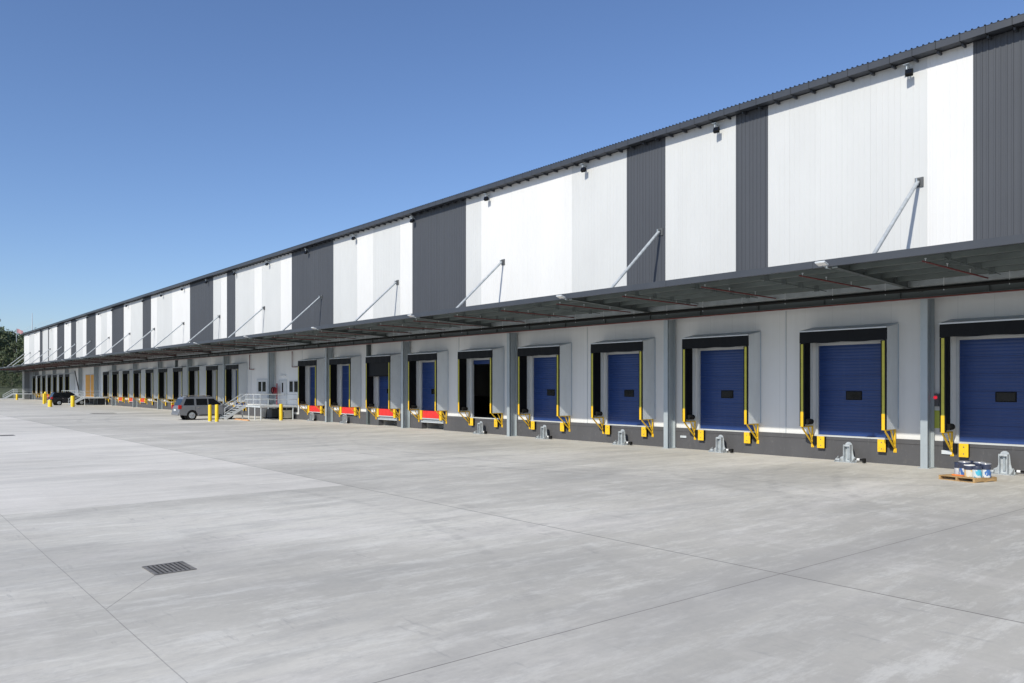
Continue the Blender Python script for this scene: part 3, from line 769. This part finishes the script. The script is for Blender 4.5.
rl = [(-10.35, 'galvanised vehicle restraint at the right picture edge, behind the pallet of paint tins'),
      (-15.86, 'galvanised vehicle restraint below the first full blue door from the right'),
      (-21.9, 'galvanised vehicle restraint below the second full blue door from the right'),
      (-27.9, 'galvanised vehicle restraint below the third full blue door from the right'),
      (-33.9, 'galvanised vehicle restraint below the fourth full blue door from the right'),
      (-39.9, 'galvanised vehicle restraint below the open dark dock doorway'),
      (-57.9, 'galvanised vehicle restraint below the third red barrier from the right'),
      (-63.9, 'galvanised vehicle restraint below the red barrier nearest the platform')]
for i, (x, lab) in enumerate(rl):
    if i == 0: rs.location = (x+1.0-.95, 30.2, 0); rs['label'] = lab
    else: copy_thing(rs, (x, 30.25, 0), None, lab)

# ------------------------------------------------------------------ bollards
def bollard(loc, label, h=1.25, r=.13, base=True):
    t = thing('bollard', loc, label, 'bollard', 'yellow bollards along the dock apron')
    mb = MB(); mb.lathe([(r, 0), (r, h-.05), (r*.9, h-.015), (r*.5, h), (.01, h+.004)], M['bollard'], 18); mb.build('sleeve', t)
    mb = MB(); mb.lathe([(r+.08, 0), (r+.08, .012), (r+.002, .03)], M['galv'], 18); mb.build('collar', t)
    return t
bollard((-68.18, 22.98, 0), 'tall yellow bollard left of a close pair beside the silver grey car', 1.42, .15)
bollard((-66.86, 23.1, 0), 'tall yellow bollard right of a close pair, at the foot of the stairs', 1.46, .15)
bollard((-66.04, 28.34, 0), 'yellow bollard standing alone in front of the platform', 1.45, .15)
bollard((-129.8, 21.2, 0), 'short thick yellow bollard in front of the black car', 1.0, .28)
bollard((-127.7, 23.7, 0), 'yellow bollard between the black car and the second stairs', 1.6, .26)
bollard((-152.0, 23.95, 0), 'yellow bollard at the left nose of the black car', 1.75, .2)
bollard((-158.5, 25.2, 0), 'yellow bollard just behind the left nose of the black car', 2.0, .2)
bollard((-199.1, 26.3, 0), 'yellow bollard in front of the far corner stairs', 1.3, .2)
bollard((-196.5, 22.6, 0), 'thick yellow bollard at the left edge of the picture', 1.3, .3)

# ------------------------------------------------------------------ cars
def car(loc, rz, paint, label, scale=1.0):
    """SUV, nose towards +Y in its own frame, wheels on z=0"""
    t = thing('parked_car', loc, label, 'car', rz=rz); t.scale = (scale,)*3
    # outline of the side: (y, z) from rear bumper round to nose
    hw = .92
    low = [(-2.35, .42), (-2.40, .62), (-2.36, .95), (-2.30, 1.08), (1.05, 1.10), (1.50, 1.05), (2.15, .93), (2.34, .78), (2.38, .50), (2.30, .36), (1.92, .34)]
    def arch(c, r=.43):
        return [(c+r*math.cos(a), .36+r*math.sin(a)) for a in [math.pi*i/8 for i in range(0, 9)]]
    prof = low+arch(1.45)+[(.9, .30), (-.9, .30)]+arch(-1.40)+[(-1.95, .36)]
    # loft across the width with tumblehome
    mb = MB(); n = len(prof); secs = [(-hw, .0, .06), (-hw+.05, .0, 0), (hw-.05, 0, 0), (hw, 0, .06)]
    vs = []
    for x, _, inset in secs:
        for y, z in prof:
            yy = y*(1-inset*.35); zz = z-(inset if z > 1.0 else 0)*.6
            vs.append((x, yy, zz))
    fs = [tuple(range(n-1, -1, -1)), tuple(range(3*n, 4*n))]
    for k in range(3):
        for i in range(n):
            j = (i+1) % n; fs.append((k*n+i, k*n+j, k*n+n+j, k*n+n+i))
    mb.add(vs, fs, paint)
    # greenhouse
    gb = [(-2.25, 1.07), (1.0, 1.08)]; gt = [(-1.95, 1.72), (-1.2, 1.79), (-.2, 1.80), (.35, 1.74)]
    hb, ht = hw-.04, hw-.20
    v = [(-hb, -2.27, 1.07), (-hb, 1.10, 1.09), (hb, 1.10, 1.09), (hb, -2.27, 1.07),
         (-ht, -1.98, 1.70), (-ht, .30, 1.74), (ht, .30, 1.74), (ht, -1.98, 1.70),
         (-ht+.10, -1.90, 1.78), (-ht+.10, .12, 1.82), (ht-.10, .12, 1.82), (ht-.10, -1.90, 1.78)]
    mb.add(v, [(0, 1, 5, 4), (1, 2, 6, 5), (2, 3, 7, 6), (3, 0, 4, 7), (4, 5, 9, 8), (5, 6, 10, 9), (6, 7, 11, 10), (7, 4, 8, 11), (8, 9, 10, 11)], paint)
    body = mb.build('body', t)
    # dark glass, set slightly proud
    def side(x, y, z, s):   # point on the side glass plane
        f = (z-1.08)/(1.72-1.08); return (s*(hb+(ht-hb)*f+.012), y, z)
    for s in (-1, 1):
        for (ya, yb, yc, yd) in ((-2.02, -1.22, -1.22, -1.80), (-1.05, -.22, -.22, -1.05), (-.12, .92, .28, -.12)):
            mb = MB(); a = [side(0, ya, 1.15, s), side(0, yb, 1.15, s), side(0, yc, 1.64, s), side(0, yd, 1.64, s)]
            mb.add(a, [(0, 1, 2, 3) if s > 0 else (3, 2, 1, 0)], M['carglass']); mb.build('side_window', t)
        mb = MB(); mb.box(s*(ht-.06), s*(ht-.02), -1.8, 0.05, 1.85, 1.89, M['chrome' if paint is M['carpaint'] else 'rubber'])
        for y in (-1.7, 0.0): mb.box(s*(ht-.06), s*(ht-.02), y-.03, y+.03, 1.79, 1.86, M['rubber'])
        mb.build('roof_rail', t)
        mb = MB(); mb.box(s*(hw+.0), s*(hw+.22), .78, .98, 1.08, 1.24, paint, .03); mb.build('mirror', t)
        mb = MB(); mb.box(s*(hw-.12), s*(hw+.012), -2.42, -2.16, .86, 1.16, M['tail'], .02); mb.build('tail_light', t)
        mb = MB(); mb.box(s*.55, s*(hw-.02), 2.17, 2.37, .72, .88, M['lampglass'], .02); mb.build('headlight', t)
        mb = MB(); mb.box(s*(hw-.01), s*(hw+.04), -.85, .85, .33, .40, M['rubber']); mb.build('side_step', t)
        mb = MB()
        for y in (-1.13, -.17, .98): mb.box(s*(hw-.004), s*(hw+.004), y-.006, y+.006, .42, 1.06, M['rubber'])
        for y in (-1.0, -.05): mb.box(s*hw, s*(hw+.03), y, y+.16, .93, .97, M['chrome'])
        mb.build('door_handle', t)
        for yc in (1.45, -1.40):
            mb = MB(); mb.tube([(s*(hw-.24), yc, .36), (s*(hw+.005), yc, .36)], .36, M['rubber'], 24); w = mb.build('wheel', t)
            mb = MB(); mb.tube([(s*(hw-.02), yc, .36), (s*(hw+.014), yc, .36)], .235, M['galv'], 20)
            for i in range(6):
                a = i*math.pi/3; mb.bar((s*(hw+.018), yc, .36), (s*(hw+.018), yc+.21*math.cos(a), .36+.21*math.sin(a)), .05, .02, M['chrome'])
            mb.build('rim', w)
            mb = MB(); mb.tube([(s*(hw-.5), yc, .36), (s*(hw-.25), yc, .36)], .44, M['rubber'], 16); mb.build('wheel_well', t)
    mb = MB()
    def rear(x, f): return (x*(1-.09*f), -2.27+(.29)*f-.015, 1.07+.63*f)
    mb.add([rear(-.78, .1), rear(.78, .1), rear(.76, .88), rear(-.76, .88)], [(0, 1, 2, 3)], M['carglass']); mb.build('rear_window', t)
    mb = MB()
    def fr_(x, f): return (x*(1-.1*f), 1.10-.80*f+.012, 1.09+.65*f)
    mb.add([fr_(.80, .08), fr_(-.80, .08), fr_(-.76, .92), fr_(.76, .92)], [(0, 1, 2, 3)], M['carglass']); mb.build('windscreen', t)
    mb = MB(); mb.box(-.26, .26, -2.425, -2.40, .72, .84, M['lampglass']); mb.build('number_plate', t)
    mb = MB(); mb.box(-.86, .86, -2.46, -2.3, .36, .56, M['rubber'] if paint is M['carblack'] else paint, .04); mb.box(-.84, .84, 2.28, 2.42, .36, .54, paint, .03); mb.build('bumper', t)
    mb = MB(); mb.box(-.5, .5, 2.34, 2.385, .6, .82, M['rubber']); mb.build('grille', t)
    return t
car((-73.1, 24.35, 0), R(-1), M['carpaint'], 'silver grey four wheel drive parked nose in towards the docks beside yellow bollards', 1.14)
car((-141.0, 25.6, 0), R(3), M['carblack'], 'black car parked far along the docks behind yellow bollards', 1.12)

# ------------------------------------------------------------------ pallet with paint tins
PX, PY, PR = -10.38, 27.30, R(-13)
pt = thing('pallet', (PX, PY, 0), 'timber pallet carrying paint tins on the concrete before the rightmost dock', 'pallet', rz=PR)
W_, D_ = 1.20, 1.10
mb = MB()
for i in range(7):
    y = -D_/2+i*(D_-.13)/6; mb.box(-W_/2+random.uniform(-.006, .006), W_/2, y, y+.125, .118, .14, M['pallet'], .003)
mb.build('deck_board', pt)
mb = MB()
for x in (-W_/2+.03, 0, W_/2-.03): mb.box(x-.03, x+.03, -D_/2, D_/2, .02, .117, M['pallet'])
mb.build('bearer', pt)
mb = MB()
for y in (-D_/2, -.06, D_/2-.12): mb.box(-W_/2, W_/2, y, y+.12, 0, .019, M['pallet'])
mb.build('bottom_board', pt)
def tin_mat(name, a, b, z0):
    m, nt, bs = _nt(name)
    n = noise(nt, (9, 9, 5), 2, .5, 'Object'); s = N(nt, 'ShaderNodeTexCoord'); sp = N(nt, 'ShaderNodeSeparateXYZ'); nt.links.new(s.outputs['Object'], sp.inputs[0])
    c = mix(nt, rng(nt, n, .49, .51, 0, 1), a, b)
    top = mth(nt, 'GREATER_THAN', sp.outputs[2], z0)
    nt.links.new(mix(nt, top, c, (.04, .05, .09)), bs.inputs['Base Color']); bs.inputs['Roughness'].default_value = .4
    return m
TM = [tin_mat('white_tin', (.7, .7, .68), (.55, .57, .62), .22), tin_mat('blue_tin', (.06, .16, .42), (.65, .68, .7), .24), tin_mat('cream_tin', (.72, .5, .22), (.65, .62, .55), .22),
      tin_mat('cyan_tin', (.08, .45, .62), (.6, .65, .66), .24), tin_mat('navy_tin', (.05, .06, .12), (.35, .34, .42), .25)]
def tin(u, v, r, h, mt, lid, lab, wire=True):
    u *= .86; v *= .9; c, s = math.cos(PR), math.sin(PR)
    t = thing('paint_tin', (PX+u*c-v*s, PY+u*s+v*c, .14), lab, 'paint tin', 'paint tins on the timber pallet', rz=random.uniform(0, 6))
    mb = MB(); mb.lathe([(r*.93, 0), (r*.97, .02), (r, h-.05), (r*1.02, h-.04), (r*1.02, h-.02), (r, h-.01)], mt, 22); mb.build('tin_body', t)
    mb = MB(); mb.lathe([(r*1.03, h-.008), (r*1.04, h+.008), (r*.96, h+.016), (r*.94, h+.010), (.01, h+.010)], lid, 22); mb.build('lid', t)
    mb = MB(); pts = [(r*1.03*math.cos(a), -r*.35*math.sin(a), h-.05-r*1.1*math.sin(a)*.55) for a in [math.pi*i/8 for i in range(9)]]; mb.tube(pts, .004, M['chrome'], 4); mb.build('handle', t)
lidb = mat('dark_blue_lid', (.04, .05, .09), .35); lidw = mat('white_lid', (.78, .78, .76), .4); lidg = mat('silver_lid', (.6, .6, .62), .3, .5)
tin(-.38, .10, .155, .38, TM[0], lidb, 'white paint tin with a dark lid, leftmost on the pallet')
tin(-.10, -.02, .17, .44, TM[1], lidg, 'blue and white paint tin with a silver lid, second from the left')
tin(-.20, .34, .16, .44, TM[4], lidb, 'dark paint tin at the back left of the pallet')
tin(.19, -.16, .155, .36, TM[2], lidw, 'cream and orange paint tin with a white lid, front middle of the pallet')
tin(.45, -.12, .14, .34, TM[3], lidb, 'light blue paint tin with a dark lid, front right of the pallet')
tin(.30, .24, .17, .44, TM[4], lidg, 'navy paint tin with a silver lid, back right of the pallet')
tin(.56, .20, .15, .42, TM[1], lidg, 'blue paint tin with a silver lid, rightmost on the pallet')
mb = MB(); mb.box(-.2, .16, -.05, .05, 0, .045, mat('orange_packet', (.75, .22, .05), .5), .01)
c_, s_ = math.cos(PR), math.sin(PR); u, v = -.1, -.3
mb.build('packet', None, (PX+u*c_-v*s_, PY+u*s_+v*c_, .14), rz=PR, label='small orange packet lying at the front of the pallet', cat='packet')

# ------------------------------------------------------------------ drains
def drain(x0, x1, y0, y1, label):
    t = thing('drain_grate', ((x0+x1)/2, (y0+y1)/2, 0), label, 'drain grate', 'iron drain grates in the yard')
    w, d = (x1-x0)/2, (y1-y0)/2
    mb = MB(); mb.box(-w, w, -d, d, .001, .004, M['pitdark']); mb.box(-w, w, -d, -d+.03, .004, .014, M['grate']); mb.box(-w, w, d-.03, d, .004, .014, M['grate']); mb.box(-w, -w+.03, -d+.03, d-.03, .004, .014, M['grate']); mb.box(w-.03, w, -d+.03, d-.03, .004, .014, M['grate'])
    mb.build('frame', t)
    mb = MB(); n = 9
    for i in range(n):
        y = -d+.05+i*(2*d-.1)/(n-1); mb.box(-w+.03, w-.03, y-.014, y+.014, .004, .012, M['grate'])
    mb.build('bar', t)
drain(-14.07, -13.33, 3.63, 4.28, 'square barred iron drain grate in the pale concrete at the lower left')
drain(-57.1, -56.2, 6.2, 7.35, 'iron drain grate at the left edge of the picture')
drain(-96.8, -95.2, 19.6, 22.0, 'dark iron drain grate on the far concrete before the second stairs')

# ------------------------------------------------------------------ ground, hill, trees
mb = MB(); mb.add([(-2500, -1500, 0), (1500, -1500, 0), (1500, 2500, 0), (-2500, 2500, 0)], [(0, 1, 2, 3)], M['ground'])
mb.build('ground', None, kind='structure')
def hz(x, y):
    d = max(0.0, (-228-x)); h = min(d, 140)*.062+max(0, min(d-140, 200))*.10
    h *= 1+.12*math.sin(y*.03+1)+.08*math.sin(x*.05+y*.02)
    return h-.3
mb = MB(); nx, ny = 40, 60; vs = []
for i in range(nx+1):
    for j in range(ny+1):
        x = -228-i*10; y = -420+j*12; vs.append((x, y, hz(x, y)+(random.uniform(-.4, .4) if 0 < i else 0)))
mb.add(vs, [(i*(ny+1)+j, (i+1)*(ny+1)+j, (i+1)*(ny+1)+j+1, i*(ny+1)+j+1) for i in range(nx) for j in range(ny)], M['hill'], True)
mb.build('hillside', None, kind='structure')

def tree_proto(h, seed, spread=.30, nclump=46, per=46, low=.16):
    rnd = random.Random(seed)
    tk = MB(); pts = [(rnd.uniform(-.1, .1)*k, rnd.uniform(-.1, .1)*k, h*.8*k/5-(.6 if k == 0 else 0)) for k in range(6)]
    tk.tube(pts, .03*h*.6, M['bark'], 8, .004*h)
    cl = []
    for i in range(nclump):
        z = h*rnd.uniform(low, 1.0); f = (z/h-low)/(1-low)
        rad = h*spread*(math.sin(math.pi*min(1, .12+.85*f)))**.7*rnd.uniform(.35, 1.08)
        a = rnd.uniform(0, 6.283); c = Vector((rad*math.cos(a), rad*math.sin(a), z)); cl.append((c, h*rnd.uniform(.06, .125)))
        if i % 3 == 0:
            zb = max(h*.1, z-h*.22); tk.tube([(0, 0, zb), (c.x*.5, c.y*.5, (zb+z)/2), tuple(c)], .006*h, M['bark'], 5, .002*h)
    lf = MB()
    for c, r in cl:
        for _ in range(per):
            d = Vector((rnd.gauss(0, 1), rnd.gauss(0, 1), rnd.gauss(0, .7))); d = d.normalized()*r*rnd.uniform(.35, 1.1)
            p = c+d; nrm = (d.normalized()+Vector((rnd.uniform(-.7, .7), rnd.uniform(-.7, .7), rnd.uniform(-.2, .9)))).normalized()
            t = nrm.orthogonal().normalized(); b = nrm.cross(t); s = rnd.uniform(.016, .034)*h
            q = rnd.uniform(0, 3); t, b = t*math.cos(q)+b*math.sin(q), b*math.cos(q)-t*math.sin(q)
            lf.add([p-t*s, p+b*s*.45, p+t*s, p-b*s*.45], [(0, 1, 2, 3)], M['leaf'])
    return tk.mesh('trunk'), lf.mesh('crown')
protos = [tree_proto(15, 1), tree_proto(13, 2, .36), tree_proto(17, 3, .27), tree_proto(9, 5, .42, 36, 46, .05)]
kinds = ['rounded olive green tree', 'broad dark green tree', 'tall slender gum tree', 'low bushy green tree']
places = ['on the lowest slope beyond the warehouse', 'on the middle slope beyond the warehouse', 'on the upper slope beyond the warehouse', 'along the crest of the hill']
rt = random.Random(11)
th_ = math.atan(654/796); cs, sn = math.cos(th_), math.sin(th_)
def at(px, Fd):          # plan position seen at column px, at depth Fd
    Rr = (px-512)/796*Fd; return (-cs*Fd+sn*Rr, sn*Fd+cs*Rr)
cnt = {}
rows = [(3, 231, 16, 0), (3, 238, 16, 0), (3, 246, 9, 0), (1, 256, 9, 0), (3, 266, 9, 0), (2, 276, 9, 1), (0, 290, 9, 1), (3, 300, 9, 1), (1, 316, 10, 2), (0, 336, 10, 2), (1, 358, 10, 3)]
for ri, (pk, Fd, n_, pl) in enumerate(rows):
    for j in range(n_):
        px = 34-j*(9 if n_ > 12 else 15)+rt.uniform(-5, 5)+(7 if ri % 2 else 0)
        x, y = at(px, Fd+rt.uniform(-6, 6))
        k = 3 if n_ > 12 else (pk+(1 if rt.random() < .35 else 0)) % 4
        if x > XE-8 and y > UW-3: continue
        if x > -226 and y > 20: continue
        s = rt.uniform(.78, 1.05)*(.55 if n_ > 12 else 1)
        where = 'slightly leaning' if False else ''
        t = thing('tree', (x, y, hz(x, y)-.1), kinds[k]+' '+places[pl]+', among many like it', 'tree', 'trees on the hillside beyond the warehouse', rz=rt.uniform(0, 6.28))
        t.scale = (s, s, s*rt.uniform(.9, 1.1))
        put('trunk', protos[k][0], t); put('crown', protos[k][1], t)
# one tall tree whose crown tip pokes in at the left edge
x, y = at(-13, 330)
t = thing('tree', (x, y, hz(x, y)), 'tallest tree, its dark crown tip poking in at the left edge above the hill', 'tree', rz=1.0); t.scale = (1.1, 1.1, 1.45)
put('trunk', protos[2][0], t); put('crown', protos[2][1], t)
# flag above the trees and mast at the building corner
x, y = at(16.5, 262)
t = thing('flag', (x, y, hz(x, y)), 'faded red flag on a pole above the hillside trees', 'flag')
mb = MB(); ztop = 22.0-hz(x, y); mb.tube([(0, 0, 0), (0, 0, ztop)], .08, M['lgalv'], 6); mb.build('pole', t)
mb = MB(); n = 8; vs = []
for i in range(n+1):
    u = i/n; yy = .25*math.sin(u*6)
    vs += [(u*1.0, yy+u*1.8, ztop-.1-u*.7), (u*1.0, yy+u*1.8, ztop-1.5-u*.5)]
mb.add(vs, [(2*i, 2*i+1, 2*i+3, 2*i+2) for i in range(n)], mat('faded_red_cloth', (.55, .30, .32), .8)); mb.build('cloth', t)
t = thing('mast', (-209.0, 30.6, 15.0), 'slim pale mast standing on the far corner of the roof', 'mast')
mb = MB(); mb.tube([(0, 0, 0), (0, 0, 4.6)], .10, M['lgalv'], 8, .06); mb.build('pole', t)
mb = MB(); mb.box(-.2, .2, -.2, .2, 0, .25, M['galv']); mb.build('foot', t)

# ------------------------------------------------------------------ sky, sun, camera
sun_dir = Vector((.28, -1.0, .793)).normalized()
el = math.asin(sun_dir.z); az = math.atan2(sun_dir.x, sun_dir.y)
w = bpy.data.worlds.new('World'); SC.world = w; w.use_nodes = True; nt = w.node_tree
sky = nt.nodes.new('ShaderNodeTexSky'); sky.sky_type = 'NISHITA'; sky.sun_disc = False
sky.sun_elevation = el; sky.sun_rotation = az; sky.altitude = 100; sky.air_density = 1.0; sky.dust_density = .5; sky.ozone_density = 4.2
hs = nt.nodes.new('ShaderNodeMix'); hs.data_type = 'RGBA'; hs.blend_type = 'MULTIPLY'; hs.inputs[0].default_value = 1.0; hs.inputs[7].default_value = (.92, .955, 1.09, 1)
nt.links.new(sky.outputs[0], hs.inputs[6]); nt.links.new(hs.outputs[2], nt.nodes['Background'].inputs[0]); nt.nodes['Background'].inputs[1].default_value = .112
sl = bpy.data.lights.new('sun', 'SUN'); sl.energy = 3.75; sl.angle = R(.53); sl.color = (1, .955, .835)
so = bpy.data.objects.new('sun', sl); COL.objects.link(so); so.rotation_euler = sun_dir.to_track_quat('Z', 'Y').to_euler(); so.location = (0, -20, 40)
cam = bpy.data.cameras.new('camera'); co = bpy.data.objects.new('camera', cam); COL.objects.link(co)
cam.sensor_width = 36; cam.lens = 796/1024*36; cam.shift_y = 44.5/1024; cam.clip_start = .1; cam.clip_end = 6000
co.location = (0, 0, 3.0); co.rotation_euler = (R(90), 0, R(90)-th_)
SC.camera = co
SC.view_settings.view_transform = 'Standard'; SC.view_settings.look = 'None'; SC.view_settings.exposure = .18; SC.view_settings.gamma = 1; SC.view_settings.use_curve_mapping = False
